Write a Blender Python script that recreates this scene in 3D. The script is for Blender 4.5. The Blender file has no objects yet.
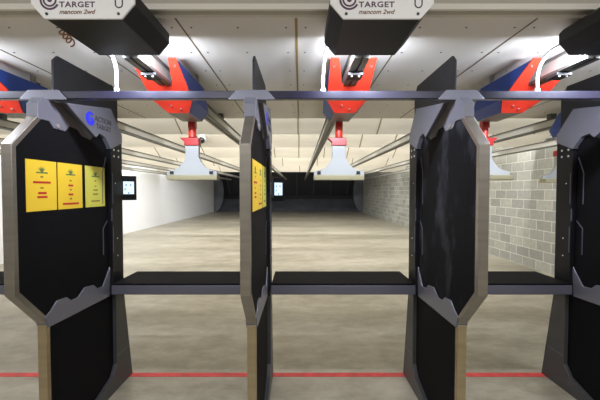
import bpy, bmesh, math, random
from mathutils import Vector, Matrix
random.seed(4)
S = bpy.context.scene
C = S.collection
R = math.radians

# ------------------------------------------------------------ materials
def mat(name, col, rough=.5, metal=0., spec=.5, bump=None, noise=None, emit=None, coat=0.):
    m = bpy.data.materials.new(name); m.use_nodes = True
    nt = m.node_tree; b = nt.nodes['Principled BSDF']
    b.inputs['Base Color'].default_value = (*col, 1)
    b.inputs['Roughness'].default_value = rough
    b.inputs['Metallic'].default_value = metal
    b.inputs['Specular IOR Level'].default_value = spec
    b.inputs['Coat Weight'].default_value = coat
    if emit:
        b.inputs['Emission Color'].default_value = (*emit[0], 1)
        b.inputs['Emission Strength'].default_value = emit[1]
    tc = nt.nodes.new('ShaderNodeTexCoord')
    if noise:                       # (scale xyz, amount, roughness amount)
        sc, amt, ra = noise
        mp = nt.nodes.new('ShaderNodeMapping'); mp.inputs['Scale'].default_value = sc
        nz = nt.nodes.new('ShaderNodeTexNoise'); nz.inputs['Scale'].default_value = 1; nz.inputs['Detail'].default_value = 6
        nt.links.new(tc.outputs['Object'], mp.inputs[0]); nt.links.new(mp.outputs[0], nz.inputs['Vector'])
        mx = nt.nodes.new('ShaderNodeMix'); mx.data_type = 'RGBA'
        mr = nt.nodes.new('ShaderNodeMapRange'); mr.inputs[1].default_value = .3; mr.inputs[2].default_value = .7
        nt.links.new(nz.outputs['Fac'], mr.inputs[0]); nt.links.new(mr.outputs[0], mx.inputs[0])
        mx.inputs[6].default_value = (*[c*(1-amt) for c in col], 1)
        mx.inputs[7].default_value = (*[min(1, c*(1+amt)) for c in col], 1)
        nt.links.new(mx.outputs[2], b.inputs['Base Color'])
        if ra:
            m2 = nt.nodes.new('ShaderNodeMapRange'); m2.inputs[3].default_value = rough-ra; m2.inputs[4].default_value = rough+ra
            nt.links.new(nz.outputs['Fac'], m2.inputs[0]); nt.links.new(m2.outputs[0], b.inputs['Roughness'])
    if bump:
        sc, st, di = bump
        nz = nt.nodes.new('ShaderNodeTexNoise'); nz.inputs['Scale'].default_value = sc; nz.inputs['Detail'].default_value = 4
        nt.links.new(tc.outputs['Object'], nz.inputs['Vector'])
        bp = nt.nodes.new('ShaderNodeBump'); bp.inputs['Strength'].default_value = st; bp.inputs['Distance'].default_value = di
        nt.links.new(nz.outputs['Fac'], bp.inputs['Height']); nt.links.new(bp.outputs[0], b.inputs['Normal'])
    return m

M = {}
M['steel'] = mat('brushed_stainless', (.37,.345,.31), .40, 1., noise=((4,4,30), .08, .08))
M['poststeel'] = mat('floor_tinted_stainless', (.50,.42,.28), .36, 1., noise=((4,4,30), .08, .08))  # frame stainless with the floor's warm reflection put into its colour
M['bracket'] = mat('grey_powder_coat', (.17,.17,.205), .4, .3)
M['shelfgrey'] = mat('grey_shelf_metal', (.125,.123,.155), .42, .3)
M['basegrey'] = mat('dark_grey_steel', (.075,.075,.08), .42, .35)
M['charcoal'] = mat('charcoal_steel', (.065,.062,.06), .45, .3)
M['finm'] = mat('fin_steel', (.016,.016,.019), .5, .2)
M['rubber'] = mat('black_rubber', (.0035,.0035,.0048), .75, 0, .14, noise=((5,3,2.2), .25, .0), bump=(180, .1, .002))
def scuffed():
    m = M['rubber'].copy(); m.name = 'scuffed_black_rubber'; nt = m.node_tree; L = nt.links.new; b = nt.nodes['Principled BSDF']
    tc = nt.nodes.new('ShaderNodeTexCoord'); mp = nt.nodes.new('ShaderNodeMapping'); mp.inputs['Scale'].default_value = (1,4.5,2.0); mp.inputs['Rotation'].default_value = (.35,0,0); mp.inputs['Location'].default_value = (0,.4,.7)
    n = nt.nodes.new('ShaderNodeTexNoise'); n.inputs['Scale'].default_value = 1.0; n.inputs['Detail'].default_value = 9; n.inputs['Roughness'].default_value = .65
    cr = nt.nodes.new('ShaderNodeValToRGB'); cr.color_ramp.elements[0].position = .5; cr.color_ramp.elements[0].color = (.0045,.0045,.006,1); cr.color_ramp.elements[1].position = .72; cr.color_ramp.elements[1].color = (.05,.052,.062,1)
    L(tc.outputs['Object'], mp.inputs[0]); L(mp.outputs[0], n.inputs['Vector']); L(n.outputs['Fac'], cr.inputs[0]); L(cr.outputs[0], b.inputs['Base Color'])
    return m
M['scuffed'] = scuffed()
M['litedge'] = mat('violet_lit_edge', (.085,.085,.12), .4, .3)  # violet light along the panel edges, painted as a colour
M['blacksteel'] = mat('black_steel', (.005,.005,.007), .5, .1, .3)
M['rail'] = mat('dark_blue_rail', (.010,.009,.020), .3, .2)
M['red'] = mat('red_paint', (.78,.045,.022), .4, 0, noise=((12,12,12), .12, 0))
M['redh'] = mat('red_hanger_paint', (.55,.02,.018), .35)
M['blue'] = mat('blue_paint', (.02,.075,.40), .42)
M['web'] = mat('track_web', (.46,.45,.41), .4, .45)
M['track'] = mat('galvanised_track', (.115,.112,.098), .42, .5, noise=((3,20,3), .12, .05))
M['dark'] = mat('dark_slot', (.02,.02,.02), .6)
M['grey_plate'] = mat('grey_plate', (.3,.3,.28), .5, .3)
M['white'] = mat('white_plastic', (.48,.50,.49), .5)
M['cream'] = mat('cream_foam', (.50,.46,.28), .7)
M['conduit'] = mat('white_conduit', (.85,.86,.88), .35)
M['plate'] = mat('silver_plate', (.90,.90,.90), .5, 0)
M['boxblack'] = mat('black_box', (.016,.016,.017), .55, .1)
M['ink'] = mat('dark_ink', (.05,.045,.05), .6)
M['inkpurple'] = mat('purple_ink', (.10,.045,.10), .6)
M['inkred'] = mat('brown_ink', (.22,.10,.07), .6)
M['logoblue'] = mat('blue_logo', (.02,.03,.75), .4)
M['yellow'] = mat('yellow_paper', (.84,.56,.03), .55)
M['yellowgreen'] = mat('yellow_green_paper', (.66,.62,.09), .55)
M['pgreen'] = mat('green_ink', (.10,.17,.06), .6)
M['pred'] = mat('red_ink', (.5,.02,.015), .6)
M['polive'] = mat('olive_ink', (.20,.15,.03), .6)
M['ceil'] = mat('cream_ceiling_board', (.82,.79,.73), .75, 0, .2, noise=((1.1,1.3,1), .05, 0), bump=(60, .1, .003))
M['baf'] = mat('cream_baffle_board', (.76,.71,.60), .75, 0, .2, noise=((.7,4,4), .06, 0))
M['seam'] = mat('brown_seam', (.17,.125,.07), .8)
M['seamy'] = mat('tan_seam', (.36,.25,.09), .8)
M['fascia'] = mat('beige_fascia', (.55,.52,.455), .7, 0, .2)
M['lwall'] = mat('white_wall_paint', (.76,.77,.79), .65, 0, .2)
M['redline'] = mat('red_floor_paint', (.62,.035,.04), .5, noise=((9,9,9), .25, 0))
M['trap'] = mat('trap_steel', (.085,.09,.105), .6, .2, noise=((1.2,2,1.5), .3, 0))
M['trapdark'] = mat('trap_dark_rubber', (.028,.029,.033), .8)
M['copper'] = mat('copper_cable', (.38,.16,.09), .45)
M['screen'] = mat('lit_screen', (.05,.06,.07), .3, emit=((.66,.84,1.0), 1.25))
M['icon'] = mat('screen_icon', (.02,.02,.02), .3, emit=((.25,.42,.62), 1.0))
M['bezel'] = mat('black_bezel', (.012,.012,.016), .35)
M['lens'] = mat('dark_dome_lens', (.01,.012,.012), .08)
M['bolt'] = mat('zinc_bolt', (.7,.7,.68), .3, .9)

def floor_mat():
    m = bpy.data.materials.new('polished_concrete'); m.use_nodes = True
    nt = m.node_tree; b = nt.nodes['Principled BSDF']; L = nt.links.new
    tc = nt.nodes.new('ShaderNodeTexCoord')
    def nz(scale, det, r=.6):
        mp = nt.nodes.new('ShaderNodeMapping'); mp.inputs['Scale'].default_value = scale
        n = nt.nodes.new('ShaderNodeTexNoise'); n.inputs['Scale'].default_value = 1; n.inputs['Detail'].default_value = det; n.inputs['Roughness'].default_value = r
        L(tc.outputs['Object'], mp.inputs[0]); L(mp.outputs[0], n.inputs['Vector']); return n.outputs['Fac']
    a = nz((.35,1.1,1), 5); c = nz((3.2,5.5,1), 8, .7)
    ad = nt.nodes.new('ShaderNodeMath'); ad.operation = 'MULTIPLY_ADD'; L(a, ad.inputs[0]); ad.inputs[1].default_value = .45
    mu = nt.nodes.new('ShaderNodeMath'); mu.operation = 'MULTIPLY'; L(c, mu.inputs[0]); mu.inputs[1].default_value = .55; L(mu.outputs[0], ad.inputs[2])
    cr = nt.nodes.new('ShaderNodeValToRGB'); L(ad.outputs[0], cr.inputs[0])
    e = cr.color_ramp.elements
    e[0].position = .34; e[0].color = (.19,.168,.120,1)
    e[1].position = .64; e[1].color = (.46,.425,.352,1)
    k = cr.color_ramp.elements.new(.5); k.color = (.33,.30,.23,1)
    L(cr.outputs[0], b.inputs['Base Color'])
    mr = nt.nodes.new('ShaderNodeMapRange'); mr.inputs[3].default_value = .25; mr.inputs[4].default_value = .5; L(c, mr.inputs[0]); L(mr.outputs[0], b.inputs['Roughness'])
    b.inputs['Specular IOR Level'].default_value = .45
    return m
M['floor'] = floor_mat()

def cmu_mat():
    m = bpy.data.materials.new('grey_concrete_block'); m.use_nodes = True
    nt = m.node_tree; b = nt.nodes['Principled BSDF']; L = nt.links.new
    tc = nt.nodes.new('ShaderNodeTexCoord'); sp = nt.nodes.new('ShaderNodeSeparateXYZ'); cb = nt.nodes.new('ShaderNodeCombineXYZ')
    L(tc.outputs['Object'], sp.inputs[0]); L(sp.outputs['Y'], cb.inputs['X']); L(sp.outputs['Z'], cb.inputs['Y'])
    br = nt.nodes.new('ShaderNodeTexBrick'); L(cb.outputs[0], br.inputs['Vector'])
    br.inputs['Scale'].default_value = 1; br.inputs['Brick Width'].default_value = .405; br.inputs['Row Height'].default_value = .203
    br.inputs['Mortar Size'].default_value = .008; br.inputs['Mortar Smooth'].default_value = .3; br.inputs['Bias'].default_value = 0
    br.inputs['Color1'].default_value = (.31,.315,.28,1); br.inputs['Color2'].default_value = (.46,.455,.40,1); br.inputs['Mortar'].default_value = (.70,.69,.61,1)
    n = nt.nodes.new('ShaderNodeTexNoise'); n.inputs['Scale'].default_value = 14; n.inputs['Detail'].default_value = 5; L(tc.outputs['Object'], n.inputs['Vector'])
    mx = nt.nodes.new('ShaderNodeMix'); mx.data_type = 'RGBA'; mx.blend_type = 'MULTIPLY'; mx.inputs[0].default_value = .35
    L(br.outputs['Color'], mx.inputs[6]); L(n.outputs['Fac'], mx.inputs[7]); L(mx.outputs[2], b.inputs['Base Color'])
    bp = nt.nodes.new('ShaderNodeBump'); bp.inputs['Strength'].default_value = .5; bp.inputs['Distance'].default_value = .006; bp.invert = True
    L(br.outputs['Fac'], bp.inputs['Height']); L(bp.outputs[0], b.inputs['Normal'])
    b.inputs['Roughness'].default_value = .85
    return m
M['cmu'] = cmu_mat()

# ------------------------------------------------------------ mesh helpers
class MB:
    def __init__(s): s.bm = bmesh.new()
    def box(s, x0, x1, y0, y1, z0, z1, mx=None):
        vs = [s.bm.verts.new(p) for p in ((x0,y0,z0),(x1,y0,z0),(x1,y1,z0),(x0,y1,z0),(x0,y0,z1),(x1,y0,z1),(x1,y1,z1),(x0,y1,z1))]
        for f in ((3,2,1,0),(4,5,6,7),(0,1,5,4),(1,2,6,5),(2,3,7,6),(3,0,4,7)):
            s.bm.faces.new([vs[i] for i in f])
        if mx: bmesh.ops.transform(s.bm, matrix=mx, verts=vs)
        return s
    def prism(s, pts, a, b, fn):
        # pts 2-D outline, extruded from a to b; fn(u, v, w) -> xyz
        v0 = [s.bm.verts.new(fn(u, v, a)) for u, v in pts]; v1 = [s.bm.verts.new(fn(u, v, b)) for u, v in pts]
        s.bm.faces.new(v0); s.bm.faces.new(v1[::-1])
        n = len(pts)
        for i in range(n): s.bm.faces.new((v0[(i+1) % n], v0[i], v1[i], v1[(i+1) % n]))
        return s
    def yz(s, pts, x0, x1): return s.prism(pts, x0, x1, lambda u, v, w: (w, u, v))
    def xz(s, pts, y0, y1): return s.prism(pts, y0, y1, lambda u, v, w: (u, w, v))
    def tube(s, pts, r, n=10):
        pts = [Vector(p) for p in pts]; rings = []
        for i, p in enumerate(pts):
            t = (pts[min(i+1, len(pts)-1)] - pts[max(i-1, 0)]).normalized()
            a = t.cross(Vector((.31,.17,.93)))
            if a.length < .05: a = t.cross(Vector((1,0,0)))
            a.normalize(); bb = t.cross(a)
            rr = r[i] if isinstance(r, (list, tuple)) else r
            rings.append([s.bm.verts.new(p + (a*math.cos(2*math.pi*k/n) + bb*math.sin(2*math.pi*k/n))*rr) for k in range(n)])
        for i in range(len(rings)-1):
            for k in range(n): s.bm.faces.new((rings[i][k], rings[i][(k+1) % n], rings[i+1][(k+1) % n], rings[i+1][k]))
        s.bm.faces.new(rings[0][::-1]); s.bm.faces.new(rings[-1])
        return s
    def ring(s, cx, cy, r0, r1, a0, a1, d, n=20):   # flat annulus sector in XY, thickness d in z
        P = []
        for i in range(n+1):
            t = a0 + (a1-a0)*i/n; c, k = math.cos(t), math.sin(t)
            P.append([s.bm.verts.new((cx+c*q, cy+k*q, z)) for q, z in ((r0,0),(r1,0),(r1,d),(r0,d))])
        for i in range(n):
            for j in range(4): s.bm.faces.new((P[i][j], P[i][(j+1) % 4], P[i+1][(j+1) % 4], P[i+1][j]))
        s.bm.faces.new(P[0][::-1]); s.bm.faces.new(P[-1])
        return s
    def sphere(s, c, r, sx=1, sy=1, sz=1, seg=16):
        bmesh.ops.create_uvsphere(s.bm, u_segments=seg, v_segments=seg//2, radius=r, matrix=Matrix.Translation(c) @ Matrix.Diagonal((sx,sy,sz,1)))
        return s
    def mesh_of(s, me, mx):
        n0 = len(s.bm.verts); s.bm.from_mesh(me); s.bm.verts.ensure_lookup_table()
        bmesh.ops.transform(s.bm, matrix=mx, verts=s.bm.verts[n0:]); return s
    def build(s, name, m, parent=None, bevel=0, smooth=False, mx=None):
        if mx: bmesh.ops.transform(s.bm, matrix=mx, verts=s.bm.verts[:])
        bmesh.ops.recalc_face_normals(s.bm, faces=s.bm.faces[:])
        me = bpy.data.meshes.new(name); s.bm.to_mesh(me); s.bm.free()
        ms = m if isinstance(m, list) else [m]
        for q in ms: me.materials.append(q)
        if smooth:
            for p in me.polygons: p.use_smooth = True
        o = bpy.data.objects.new(name, me); C.objects.link(o)
        if parent: o.parent = parent
        if bevel:
            bv = o.modifiers.new('bevel', 'BEVEL'); bv.width = bevel; bv.segments = 2; bv.limit_method = 'ANGLE'; bv.angle_limit = R(25)
        return o

def text_mesh(txt, size, depth=.001, shear=0, spacing=1., width=None):
    cu = bpy.data.curves.new('lettering', 'FONT'); cu.body = txt; cu.size = size; cu.extrude = depth/2
    cu.shear = shear; cu.space_character = spacing; cu.resolution_u = 3; cu.offset = size*.022
    o = bpy.data.objects.new('lettering', cu); C.objects.link(o)
    bpy.context.view_layer.update()
    me = bpy.data.meshes.new_from_object(o.evaluated_get(bpy.context.evaluated_depsgraph_get()))
    bpy.data.objects.remove(o); bpy.data.curves.remove(cu)
    if width:
        xs = [v.co.x for v in me.vertices]; k = width/(max(xs)-min(xs)); x0 = min(xs)
        for v in me.vertices: v.co.x = (v.co.x-x0)*k
    return me

def tag(o, label, cat, group=None, kind=None):
    o['label'] = label; o['category'] = cat
    if group: o['group'] = group
    if kind: o['kind'] = kind
    return o
def empty(name, loc, label, cat, group=None):
    o = bpy.data.objects.new(name, None); C.objects.link(o); o.location = loc; o.empty_display_size = .1
    return tag(o, label, cat, group)
def struct(o): o['kind'] = 'structure'; return o
def copy_tree(o, loc=None, label=None, parent=None):
    c = o.copy(); C.objects.link(c)
    if parent: c.parent = parent
    if loc is not None: c.location = loc
    if label: c['label'] = label
    for ch in list(o.children): copy_tree(ch, parent=c)
    return c

def frame(origin, u, v):            # matrix taking (x, y, z) of flat art to u, v and normal
    u = Vector(u); v = Vector(v); n = u.cross(v); o = Vector(origin)
    return Matrix(((u.x,v.x,n.x,o.x),(u.y,v.y,n.y,o.y),(u.z,v.z,n.z,o.z),(0,0,0,1)))

# ------------------------------------------------------------ camera
cam = bpy.data.cameras.new('camera'); cam.sensor_width = 36; cam.lens = 36*330/600; cam.clip_start = .05; cam.clip_end = 100
co = bpy.data.objects.new('camera', cam); C.objects.link(co)
co.location = (0,0,1.6); co.rotation_euler = (R(90) - math.atan(9/330), 0, 0)
S.camera = co

# ------------------------------------------------------------ the room
XL, XR, YB, YF, CZ = -6.55, 4.8, -3.0, 27.6, 2.48
struct(MB().box(XL-.2, XR+.2, YB-.2, YF+.2, -.2, 0).build('floor', M['floor']))
struct(MB().box(XL-.2, XL, YB-.2, YF+.2, 0, 3.6).build('wall_left', M['lwall']))
struct(MB().box(XR, XR+.2, YB-.2, YF+.2, 0, 3.6).build('wall_right', M['cmu']))
struct(MB().box(XL, XR, YB-.2, YB, 0, 3.6).build('wall_back', M['fascia']))
struct(MB().box(XL, XR, YF, YF+.2, 0, 3.6).build('wall_front', M['trapdark']))
struct(MB().box(XL-.2, XR+.2, YB-.2, YF+.2, 3.6, 3.8).build('ceiling_upper', M['ceil']))
struct(MB().box(XL, XR, YB, 1.70, 3.0, 3.06).build('ceiling_booth', M['ceil']))

# level safety ceiling above the firing line, with seams and screws in the mesh
c = MB(); c.box(XL, XR, 1.70, 4.03, CZ, CZ+.06)
nb = len(c.bm.faces)
sx = [-.02 + .615*k for k in range(-10, 8)]
hidden = {-.02-.615*2}
for i, x in enumerate(sx):
    if i in (0, 2, 4, 12+1, 15): continue
    w = .007 if abs(x+.02) < .01 else .0045
    c.box(x-w, x+w, 1.705, 4.025, CZ-.002, CZ+.001)
ns = len(c.bm.faces)
for x in sx:
    for dx in (.05, .30, .56):
        for y in (1.80, 2.12, 2.44, 2.76, 3.08, 3.4, 3.72):
            c.tube([(x+dx, y, CZ-.0025), (x+dx, y, CZ+.001)], .0055, 6)
for i, f in enumerate(c.bm.faces):
    f.material_index = 0 if i < nb else (1 if i < ns else 2)
mid = [f for f in c.bm.faces if f.material_index == 1 and abs(f.calc_center_median().x+.02) < .02]
for f in mid: f.material_index = 3
struct(c.build('ceiling', [M['ceil'], M['seam'], M['charcoal'], M['seamy']]))
struct(MB().box(XL, XR, 1.66, 1.70, CZ+.015, 3.0).build('trim_1', M['fascia']))
struct(MB().box(XL, XR, 1.645, 1.66, CZ+.012, CZ+.04).build('trim_2', M['ceil']))

# sloping overhead baffles
edges = [5.15, 6.69, 8.8, 11.6, 15.3]
seams = {0: [-1.83,-.03,1.19,-3.05,2.41,3.63,-4.3], 1: [-.02,1.2,.62*3,-2.0,3.7,-3.8,-5.0],
         2: [-1.27,-.66,.63,-.03,1.24,2.46,-2.5,-3.7,3.6], 3: [-.6,-1.8,-3.,-4.2,.6,1.8,3.,4.2], 4: [-.02-1.22*2,-.02,1.2,2.4,-3.66], 5: [0,-1.2,1.2]}
words = ['first', 'second', 'third', 'fourth', 'fifth', 'sixth']
for k, yb in enumerate(edges):
    a = R(30.7); Ln = 1.0
    mx = Matrix.Translation((0, yb, CZ)) @ Matrix.Rotation(-a, 4, 'X')
    b = MB(); b.box(XL+.001, XR-.001, -Ln, 0, 0, .05); nb = len(b.bm.faces)
    for x in seams[k]: b.box(x-.007-.001*k, x+.007+.001*k, -Ln+.02, -.002, -.003, .001)
    for i, f in enumerate(b.bm.faces): f.material_index = 0 if i < nb else 1
    tag(b.build('overhead_baffle', [M['baf'], M['seam']], mx=mx),
        f'{words[k]} sloping cream overhead baffle beyond the level ceiling panels', 'baffle', 'sloping overhead baffles')

# red line
tag(MB().box(XL+.01, XR-.01, 2.80, 2.862, 0, .002).build('floor_line', M['redline']), 'thin red line painted across the concrete floor behind the stalls', 'floor line')

# louvred vent high on the block wall
v = empty('wall_vent', (XR, 6.32, 2.56), 'small grey louvred vent high on the block wall at right', 'vent')
MB().box(-.02, 0, -.13, .13, -.055, .055).build('vent_frame', M['grey_plate'], v)
lo = MB()
for i in range(7): lo.box(-.026, -.019, -.115+.033*i, -.095+.033*i, -.045, .045)
lo.build('louvre', M['charcoal'], v)

# bullet trap at the far end
t = empty('bullet_trap', (0, 25, 0), 'dark steel bullet trap filling the far end of the range', 'bullet trap')
MB().yz([(.1,0),(1.6,.95),(1.6,.85),(.3,0)], XL+.02, XR-.02).build('lower_ramp', M['trap'], t)
MB().yz([(0,3.3),(1.7,1.35),(1.75,1.4),(.1,3.35)], XL+.02, XR-.02).build('upper_ramp', M['trapdark'], t)
MB().box(XL+.02, XR-.02, 2.2, 2.3, 0, 3.2).build('chamber_wall', M['trapdark'], t)
for i in range(8):
    x = XL+.9+1.35*i
    MB().yz([(-.02,3.28),(1.66,1.36),(1.64,1.30),(-.04,3.2)], x-.03, x+.03).build('rib', M['trap'], t)
for sgn, x in ((1, XL), (-1, XR)):
    P = [(0,0),(0,3.0)] + [(.75*math.sin(q*math.pi/12) , 1.5+1.5*math.cos(q*math.pi/12)) for q in range(1, 12)]
    MB().xz([(x+sgn*(.02+u), w) for u, w in P], .02, .08).build('side_cheek', M['trap'], t)

# ------------------------------------------------------------ stall dividers
CX = [-2.76, -1.523, -.286, .957, 2.173]
def offset_path(p, d):
    out = []
    for i, q in enumerate(p):
        q = Vector(q); n = Vector((0,0)); 
        segs = []
        if i > 0: segs.append((q-Vector(p[i-1])).normalized())
        if i < len(p)-1: segs.append((Vector(p[i+1])-q).normalized())
        ns_ = [Vector((s_.y, -s_.x)) for s_ in segs]
        n = sum(ns_, Vector((0,0))).normalized(); k = d/max(.4, n.dot(ns_[0]))
        out.append(tuple(q+n*k))
    return out
def ribbon(mb, pts, w, x0, x1):
    a = offset_path(pts, w/2); b = offset_path(pts, -w/2)
    for i in range(len(pts)-1): mb.yz([a[i], a[i+1], b[i+1], b[i]], x0, x1)

def make_divider():
    d = empty('stall_divider', (0,0,0), '', 'stall divider', 'shooting stall dividers')
    path = [(1.93,.812),(1.715,1.05),(1.715,1.845),(1.945,2.085)]
    inn = offset_path(path, .03)
    MB().yz(path + inn[::-1], -.028, .028).build('panel_frame', M['steel'], d, .003)
    MB().yz(inn + [(2.10,2.10),(2.56,2.05),(2.575,.80),(1.96,.80)], -.025, .025).build('upper_panel', M['rubber'], d, .004)
    MB().yz([(1.925,0),(1.955,0),(1.955,.806),(1.925,.806)], -.027, .027).build('lower_post', M['poststeel'], d, .003)
    MB().yz([(1.955,.05),(2.38,.07),(2.585,.13),(2.63,.20),(2.63,.74),(2.60,.775),(1.955,.79)], -.024, .024).build('lower_panel', M['rubber'], d, .003)
    # toothed plate between the panels
    MB().yz([(1.912,.858),(1.96,.884),(2.008,.927),(2.095,.920),(2.135,.887),(2.20,.884),(2.27,.932),(2.37,.920),(2.412,.883),(2.48,.878),(2.575,1.005),(2.61,.775),(1.935,.79)], -.033, .033).build('toothed_plate', M['bracket'], d, .003)
    # rear plates
    rp = MB().yz([(2.56,.78),(2.58,1.0),(2.575,1.9),(2.66,2.05),(2.735,2.05),(2.735,.78)], -.052, .052).build('rear_plate', M['blacksteel'], d, .003)
    for s in (-1, 1):
        for y, z in ((2.615,1.925),(2.68,1.925),(2.615,1.875),(2.68,1.875)):
            MB().tube([(s*.050,y,z),(s*.0555,y,z)], .0085, 10).build('bolt', M['bolt'], rp)
        for y, z in ((2.63,1.66),(2.65,1.22),(2.65,1.08)):
            MB().tube([(s*.050,y,z),(s*.0545,y,z)], .0055, 8).build('bolt', M['bolt'], rp)
        e = MB(); a, b = sorted((s*.049, s*.0545))
        for pts in ([(2.59,1.74),(2.59,1.50)], [(2.575,1.46),(2.575,1.365)], [(2.59,1.32),(2.59,1.115)]):
            e = MB(); ribbon(e, pts, .008, a, b); e.build('lit_edge', M['litedge'], rp)  # thin ribbons stand in for light catching the notched edges
        e = MB(); a, b = sorted((s*.024, s*.029))
        for pts in ([(2.55,1.86),(2.50,1.735),(2.50,1.50)], [(2.555,1.37),(2.50,1.315),(2.50,1.115)]):
            e = MB(); ribbon(e, pts, .007, a, b); e.build('lit_edge', M['litedge'], d)
    bp = MB().yz([(2.615,.78),(2.735,.78),(2.86,0),(1.96,0),(1.96,.05),(2.38,.075),(2.56,.135),(2.615,.21)], -.052, .052).build('base_plate', M['basegrey'], d, .003)
    for s in (-1, 1):
        e = MB(); a, b = sorted((s*.051, s*.0525)); ribbon(e, [(2.62,.275),(2.80,.275)], .004, a, b); e.build('weld_line', M['bracket'], bp)
    # upper brackets
    fb = MB().yz([(1.887,2.012),(1.89,2.10),(1.925,2.142),(1.985,2.142),(2.150,2.022),(2.108,1.980),(2.008,1.980),(1.975,2.016)], -.033, .033).build('front_bracket', M['bracket'], d, .002)
    for s in (-1, 1): MB().tube([(s*.032,2.04,2.0),(s*.039,2.04,2.0)], .012, 10).build('bolt', M['bolt'], fb)
    MB().yz([(1.985,2.140),(2.075,2.148),(2.41,2.01),(2.36,1.965),(2.27,1.975),(2.225,2.012),(2.145,2.02)], -.030, .030).build('dark_stripe', M['charcoal'], d, .002)
    rb = MB().yz([(2.075,2.152),(2.58,2.238),(2.735,2.06),(2.737,1.995),(2.575,1.925),(2.50,2.005),(2.43,2.020),(2.39,1.985)], -.056, .056).build('rear_bracket', M['bracket'], d, .004)
    # round mark and lettering on the right-hand face
    fx = .0562
    lg = MB()
    for r0, r1, a0, a1 in ((.034,.048,50,325),(.017,.030,100,390),(.0,.008,0,360),(.032,.046,-60,-10)):
        lg.ring(0, 0, r0, r1, R(a0), R(a1), .002)
    lg.build('round_logo', M['logoblue'], rb, mx=frame((fx,2.322,2.106),(0,1,0),(0,0,1)))
    MB().mesh_of(text_mesh('ACTION', .054, .002, 0, 1, .205), frame((fx+.0005,2.370,2.104),(0,1,0),(0,0,1))).build('lettering', M['ink'], rb)
    MB().mesh_of(text_mesh('TARGET', .050, .002, 0, 1, .185), frame((fx+.0005,2.390,2.054),(0,1,0),(0,0,1))).build('lettering', M['ink'], rb)
    # thin fin to the ceiling
    MB().yz([(2.05,2.16),(2.05,2.405),(2.088,2.445),(2.70,2.45),(2.76,2.36),(2.76,2.0),(2.60,2.0),(2.58,2.2)], -.007, .007).build('top_fin', M['finm'], d, .002)
    # clamp over the rail
    MB().xz([(-.138,2.146),(-.132,2.140),(.132,2.140),(.138,2.146),(.090,2.199),(-.090,2.199)], 1.968, 1.981).build('rail_clamp', M['bracket'], d, .003)
    return d
dlab = ['stall divider at the far left edge beyond the leftmost posters',
        'black stall divider with three yellow posters and a lit screen beyond, at left',
        'black stall divider seen edge-on near the centre of the picture',
        'black stall divider right of centre with bare scuffed panel and stainless edge',
        'black stall divider cut off by the right edge of the picture']
div = [make_divider()]
div[0].location = (CX[1],0,0); div[0]['label'] = dlab[1]
for i in (2, 3, 4): div.append(copy_tree(div[0], (CX[i],0,0), dlab[i]))
for ch in div[2].children:
    if ch.name.startswith('upper_panel'):
        ch.data = ch.data.copy(); ch.data.materials[0] = M['scuffed']

# overhead rail
r = MB(); r.box(-6.5, 4.75, 1.982, 2.027, 2.150, 2.197)
tag(r.build('overhead_rail', M['rail'], None, .004), 'dark square steel rail running across above all the stalls', 'rail')

# shelves
def make_shelf(x0, x1, label):
    w = x1-x0
    s = empty('stall_shelf', ((x0+x1)/2, 2.54, .795), label, 'shelf', 'shooting stall shelves')
    MB().box(-w/2, w/2, 0, .40, 0, .072).build('shelf_tray', M['shelfgrey'], s, .004)
    MB().box(-w/2+.004, w/2-.004, .004, .40, .072, .086).build('rubber_mat', M['rubber'], s, .003)
    return s
make_shelf(-2.787+.06, CX[1]-.06, 'shelf cut off at the left edge, left of the poster-covered divider')
make_shelf(CX[1]+.06, CX[2]-.06, 'black-topped grey shelf between the poster divider and the edge-on divider')
make_shelf(CX[2]+.06, CX[3]-.06, 'black-topped grey shelf in the middle stall, right of the edge-on divider')
make_shelf(CX[3]+.06, CX[4]-.06, 'black-topped grey shelf in the right-hand stall before the block wall')

# posters
def poster(cx, y, style, label):
    p = empty('poster', (cx+.0254, y, 1.485), label, 'poster', 'yellow range posters')
    F = frame((0,0,0),(0,1,0),(0,0,1)); w, h = .228, .292
    m = M['yellowgreen'] if style == 2 else M['yellow']
    MB().box(0, w, 0, h, 0, .002).build('sheet', m, p, mx=F)
    e = MB(); c_ = w/2
    e.prism([(c_-.040,.225),(c_-.046,.217),(c_+.046,.217),(c_+.040,.225)], .002, .003, lambda a,b,c: (a,b,c))
    for k in range(7):
        an = R(30+20*k); e.prism([(c_+.012*math.cos(an)-.004, .228+.010*math.sin(an)), (c_+.012*math.cos(an)+.004, .228+.010*math.sin(an)), (c_+.038*math.cos(an), .228+.030*math.sin(an))], .002, .003, lambda a,b,c: (a,b,c))
    e.ring(c_, .234, 0, .011, 0, 6.283, .0034, 10)
    e.build('emblem', M['pgreen'], p, mx=F)
    lines = {0: [('t',.197,.022),('r',.165,.13),('t',.133,.026),('r',.103,.062),('r',.080,.076)],
             1: [('t',.182,.020),('r',.151,.044),('t',.124,.020),('r',.093,.044),('t',.065,.022),('r',.033,.150)],
             2: [('t',.188,.020),('t',.150,.020),('t',.122,.052),('t',.092,.062),('t',.042,.10)]}[style]
    for kind, v_, ln in lines:
        if kind == 'r':
            MB().box(c_-ln/2, c_+ln/2, v_-.006, v_+.006, .002, .003).build('red_bar', M['pred'], p, mx=F)
        else:
            q = MB(); n = max(2, int(ln/.010))
            for j in range(n):
                x_ = c_-ln/2+ln*j/n; q.box(x_, x_+ln/n*.7, v_-.005, v_+.005, .002, .003)
            q.build('text_line', M['polive'], p, mx=F)
side = ['left-hand poster divider', 'edge-on centre divider']
for k, i in enumerate((1, 2)):
    pos = ['nearest to the shooter', 'in the middle of its row of three', 'farthest back in its row']
    what = ['yellow poster with one wide red bar above two short ones', 'yellow poster with two short red bars above a wide one', 'pale yellow-green poster with small text only']
    for s_, y in enumerate((1.802, 2.041, 2.302)):
        poster(CX[i], y, s_, f'{what[s_]} on the {side[k]}')

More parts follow.
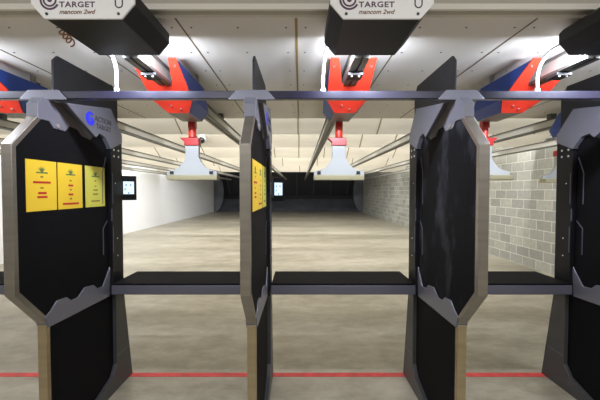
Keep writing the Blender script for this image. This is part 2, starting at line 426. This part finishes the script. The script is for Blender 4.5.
# control screens on the rear plates
def screen(loc, rz, label):
    s = empty('control_screen', loc, label, 'screen', 'stall control screens'); s.rotation_euler = (0,0,rz)
    MB().box(-.03, .128, 0, .035, 0, .205).build('bezel', M['bezel'], s, .005)
    sc = MB().box(.024, .106, -.003, .001, .052, .158).build('display', M['screen'], s)
    for x, z in ((.045,.128),(.080,.128),(.038,.092),(.064,.062)):
        MB().box(x-.006, x+.006, -.0045, -.003, z-.008, z+.008).build('icon', M['icon'], sc)
    MB().box(-.004, .006, -.008, 0, .03, .20).build('side_bracket', M['bracket'], s)
screen((CX[1]+.030, 2.74, 1.522), R(42), 'small lit control screen sticking out behind the poster-covered left divider')
screen((CX[2]+.055, 2.74, 1.512), R(42), 'small lit control screen beside the edge-on centre divider')

# ------------------------------------------------------------ lanes
LX = {-4: -5.912, -3: -4.662, -2: -3.412, 0: -2.162, 1: -.912, 2: .335, 3: 1.590, 4: 2.88, 5: 4.088}
def make_track():
    b = MB(); w, h = .043, .104
    t = empty('target_track', (0,1.80,2.316), '', 'track', 'ceiling tracks running downrange')
    b.box(-w+.012, w-.012, 0, 20.5, .016, h-.016).build('beam', M['web'], t)
    MB().xz([(-w,0),(-.007,0),(-.007,.010),(.007,.010),(.007,0),(w,0),(w,.016),(-w,.016)], 0, 20.5).build('lower_flange', M['track'], t)
    MB().box(-w, w, 0, 20.5, h-.016, h).build('upper_flange', M['track'], t)
    for y in (.9, 2.0): MB().box(-.035, .035, y-.03, y+.03, h, .164).build('hanger_bracket', M['track'], t)
    st = MB().box(-.046, .046, .20, .30, -.02, .0).build('stop_block', M['dark'], t, .003)
    for x in (-.022, .022): MB().tube([(x,.215,-.026),(x,.215,-.018)], .007, 10).build('bolt', M['bolt'], st)
    return t
tlab = {-4: 'ceiling track nearest the white left wall', -3: 'second ceiling track from the white left wall', -2: 'third ceiling track from the white left wall',
        0: 'ceiling track of the lane left of the poster divider', 1: 'ceiling track of the lane between poster divider and edge-on divider',
        2: 'ceiling track above the middle stall beyond its silver-faced box', 3: 'ceiling track above the stall right of the scuffed divider',
        4: 'second ceiling track from the block wall at right', 5: 'ceiling track nearest the block wall at right'}
t0 = make_track(); first = True
for k, x in LX.items():
    if first: t0.location.x = x; t0['label'] = tlab[k]; first = False
    else: copy_tree(t0, (x,1.80,2.316), tlab[k])

def make_guard():
    g = empty('track_guard', (0,0,0), '', 'track guard', 'red and blue track guards')
    zt, yt, sl = 2.425, 2.07, .547
    P = [(-.143,yt),(-.092,yt),(-.050,2.255),(.050,2.255),(.092,yt),(.143,yt),(.143,2.38),(.078,2.5),(-.078,2.5),(-.143,2.38)]
    rp = MB().prism(P, -.004, .004, lambda u, v, w: (u, v+w*.48, zt-sl*(v-yt)+w*.88)).build('red_nose_plate', M['red'], g)
    for u, v in ((-.03,2.43),(.03,2.46),(-.118,2.12),(.118,2.12)):
        z = zt-sl*(v-yt); MB().tube([(u,v-.004,z-.010),(u,v+.004,z+.004)], .007, 8).build('bolt', M['bolt'], rp)
    def zy(z): return yt+(zt-z)/sl
    for s in (-1, 1):
        m = MB(); q = .004
        a0, a1 = sorted((s*.137, s*.143))
        m.yz([(zy(2.42)+.012,2.42),(2.66,2.42),(2.80,2.255),(zy(2.255)+.012,2.255)], a0, a1)
        o = [(s*.140,zy(2.255)+.012,2.255),(s*.140,2.80,2.255),(s*.077,2.83,2.19),(s*.077,zy(2.19)+.012,2.19)]
        i_ = [(x-s*.005, y, z+.004) for x, y, z in o]
        vo = [m.bm.verts.new(p) for p in o]; vi = [m.bm.verts.new(p) for p in i_]
        m.bm.faces.new(vo); m.bm.faces.new(vi[::-1])
        for j in range(4): m.bm.faces.new((vo[(j+1) % 4], vo[j], vi[j], vi[(j+1) % 4]))
        m.build('blue_side_plate', M['blue'], g)
    MB().box(-.078, .078, 2.50, 2.81, 2.186, 2.192).build('bottom_plate', M['grey_plate'], g)
    for sx_ in (-1, 1): MB().box(sx_*.128-.008, sx_*.128+.008, 2.52, 2.56, 2.38, 2.48).build('mounting_tab', M['grey_plate'], g)
    return g
glab = {0: 'red-nosed blue track guard at the left edge, left of the poster divider', 1: 'red-nosed blue track guard between the poster and edge-on dividers',
        2: 'red-nosed track guard above the middle stall with red V facing forward', 3: 'red-nosed blue track guard right of the scuffed divider',
        4: 'blue track guard showing only its rear end beside the right-edge divider'}
g0 = make_guard()
for k in (1, 0, 2, 3, 4):
    if k == 1: g0.location = (LX[1],0,0); g0['label'] = glab[1]
    else: copy_tree(g0, (LX[k], 0.85 if k == 4 else 0, 0), glab[k])

def make_carriage():
    h = empty('target_carriage', (0,2.86,1.70), '', 'target hanger', 'target carriages hanging in the lanes')
    MB().box(-.03, .03, -.03, .03, .44, .615).build('hanger_post', M['redh'], h, .004)  # darker red than the coupling: its shadow is put into the colour
    MB().tube([(0,-.005,.36),(0,-.005,.45)], .032, 14).build('red_coupling', M['red'], h)
    MB().xz([(-.062,.29),(.062,.29),(.062,.345),(.055,.355),(-.10,.355),(-.062,.32)], -.035, .035).build('red_clamp', M['redh'], h, .003)
    P = [(-.058,.29)]
    for k in range(9):
        q = k/8; P.append((-.058-.125*q**1.5, .20-.125*(1-(1-q)**1.6)))
    P += [(-.215,.068),(-.215,.034),(.215,.034),(.215,.068)]
    for k in range(8, -1, -1):
        q = k/8; P.append((.058+.125*q**1.5, .20-.125*(1-(1-q)**1.6)))
    P.append((.058,.29))
    hd = MB().xz(P, -.02, .02).build('target_holder', M['white'], h, .003)
    MB().xz([(-.215,-.006),(.215,-.006),(.217,.036),(-.217,.036)], -.030, .07).build('holder_strip', M['cream'], h, .004)
    for x in (-.172, .165): MB().box(x-.015, x+.015, -.034, -.018, .046, .070).build('clip', M['dark'], hd, .002)
    return h
clab = {1: 'white target holder on red hanger between poster and edge-on dividers', 2: 'white target holder on red hanger over the middle stall',
        3: 'white target holder on red hanger half hidden by the scuffed divider', 4: 'white target holder end just left of the right-edge divider'}
c0 = make_carriage()
for k in (1, 2, 3, 4):
    if k == 1: c0.location = (LX[1]-.015,2.86,1.70); c0['label'] = clab[1]
    else:
        q = copy_tree(c0, (LX[k]+(.05 if k == 4 else 0),2.86 if k < 4 else 3.72,1.70), clab[k])
        if k >= 3: q.rotation_euler = (0,0,math.pi)

def make_box():
    b = empty('retriever_box', (0,1.40,2.32), '', 'control box', 'silver-faced target retriever boxes')
    oc = [(-.162,0),(.162,0),(.217,.063),(.217,.115),(.19,.142),(-.19,.142),(-.217,.115),(-.217,.063)]
    MB().xz([(x*.985, z*.98+.002) for x, z in oc], .010, .38).build('housing', M['boxblack'], b, .004)
    fp = MB().xz(oc, 0, .010).build('face_plate', M['plate'], b, .002)
    F = lambda x, z: frame((x,-.0002,z),(1,0,0),(0,0,1))
    lg = MB()
    for r0, r1, a0, a1 in ((.034,.042,60,330),(.022,.029,90,380),(0,.010,0,360)): lg.ring(0,0,r0,r1,R(a0),R(a1),.001,24)
    lg.build('round_logo', M['inkpurple'], fp, mx=F(-.137,.078))
    MB().mesh_of(text_mesh('ACTION', .032, .001, 0, 1.1, .15), F(-.096,.084)).build('lettering', M['inkpurple'], fp)
    MB().mesh_of(text_mesh('TARGET', .032, .001, 0, 1.1, .15), F(-.098,.048)).build('lettering', M['inkpurple'], fp)
    MB().mesh_of(text_mesh('mancom 2wd', .026, .001, .3, 1.0, .152), F(-.098,.020)).build('lettering', M['inkred'], fp)
    sl = MB(); x0, z0, rr = .152, .060, .016
    sl.ring(0,0,rr-.004,rr+.001,math.pi,2*math.pi,.001,14); sl.ring(0,.038,rr-.004,rr+.001,0,math.pi,.001,14)
    for s in (-1, 1): sl.box(min(s*(rr-.004),s*(rr+.001)), max(s*(rr-.004),s*(rr+.001)), 0, .038, 0, .001)
    sl.build('slot', M['ink'], fp, mx=F(x0,z0))
    MB().box(-.06, .06, .315, .37, .139, .16).build('mount', M['track'], b)
    for x in (-.10, .10): MB().box(x-.055, x+.055, .38, .392, .02, .07).build('lamp_housing', M['plate'], b)
    for x in (-.15, .15):
        MB().tube([(x,-.003,.020),(x,.001,.020)], .006, 10).build('screw', M['ink'], fp)
    return b
blab = {1: 'silver-faced black retriever box above the stall right of the poster divider', 2: 'silver-faced black retriever box above the middle stall',
        3: 'black retriever box cut off by the top right corner'}
b0 = make_box()
for k in (1, 2, 3):
    if k == 1: b0.location = (LX[1]+.004,1.40,2.32); b0['label'] = blab[1]
    else: copy_tree(b0, (LX[k]+(.008 if k == 2 else 0),1.40,2.32), blab[k])

# white conduits from the rail up to the boxes
def make_conduit():
    h = empty('conduit', (0,2.004,2.197), '', 'conduit', 'white conduits between rail and boxes')
    pts = [(0,0,0),(0,0,.09)]
    for i in range(1, 9):
        q = math.pi/2*i/8; pts.append((.012*i/8, -.12*(1-math.cos(q)), .09+.12*math.sin(q)))
    pts.append((.014,-.215,.212))
    MB().tube(pts, .010, 12).build('pipe', M['conduit'], h, smooth=True)
    MB().tube([(0,0,0),(0,0,.018)], .015, 12).build('collar', M['conduit'], h)
    return h
qlab = {1: 'white conduit pipe rising to the box right of the poster divider', 2: 'white conduit pipe rising to the middle box', 3: 'bent white conduit pipe rising to the top right box'}
q0 = make_conduit()
for k in (1, 2, 3):
    x = LX[k]-(.197 if k == 2 else .163)
    if k == 1: q0.location.x = -1.103; q0['label'] = qlab[1]
    else: copy_tree(q0, (x,2.004,2.197), qlab[k])

# loose copper coloured cable by the left box
pts = []
for i in range(46):
    q = i/45; pts.append((-1.115-.03*q+.016*math.cos(q*21), 1.56+.12*q, 2.350-.010*q-.015*math.sin(q*21)))
tag(MB().tube(pts, .0035, 6).build('loose_cable', M['copper'], smooth=True), 'loose copper coloured cable coiled against the left silver-faced box', 'cable')

# dome camera on a baffle
d = empty('dome_camera', (-1.875,6.36,2.678), 'small white dome camera with dark lens under a cream baffle', 'camera')
MB().tube([(0,0,-.07),(0,0,.0)], .07, 18).sphere((0,0,-.085), .085).build('housing', M['white'], d, smooth=True)
MB().sphere((0,-.035,-.105), .066).build('lens_dome', M['lens'], d, smooth=True)

# ------------------------------------------------------------ light
def area(name, loc, sx_, sy_, power, col, rot=(0,0,0)):
    l = bpy.data.lights.new(name, 'AREA'); l.shape = 'RECTANGLE'; l.size = sx_; l.size_y = sy_; l.energy = power; l.color = col
    o = bpy.data.objects.new(name, l); C.objects.link(o); o.location = loc; o.rotation_euler = rot; return o
cool = (.80,.86,1.0); warm = (.965,.98,1.0)
for i, x in enumerate((-3.6,-1.2,1.2,3.4)):
    area('room_light', (x,-.6,2.97), 1.2, .3, 42, (.96,.97,1.0))
for k in (0, 1, 2, 3, 4):                       # lamps on the rear of the retriever boxes, both sides of the track
    for dx in (-.10, .10):
        area('booth_lamp', (LX[k]+dx,1.80,2.338), .10, .03, 9.5, cool, (R(56),0,0))
for k, yb in enumerate(edges + [0]):
    y0 = 4.03 if k == 0 else edges[k-1]
    area('range_light', ((XL+XR)/2, y0-.05, 2.95), 11.0, .12, (150,190,235,290,370,110)[k], warm, (R(66),0,0))  # the last, dimmest one is added behind the fifth baffle to reveal the trap
w = bpy.data.worlds.new('world'); S.world = w; w.use_nodes = True
w.node_tree.nodes['Background'].inputs[0].default_value = (.5,.52,.55,1); w.node_tree.nodes['Background'].inputs[1].default_value = .1

S.view_settings.view_transform = 'Standard'; S.view_settings.look = 'None'
S.view_settings.gamma = 1; S.view_settings.use_curve_mapping = False; S.view_settings.exposure = .1
S.cycles.use_denoising = True
S.cycles.max_bounces = 12; S.cycles.diffuse_bounces = 6
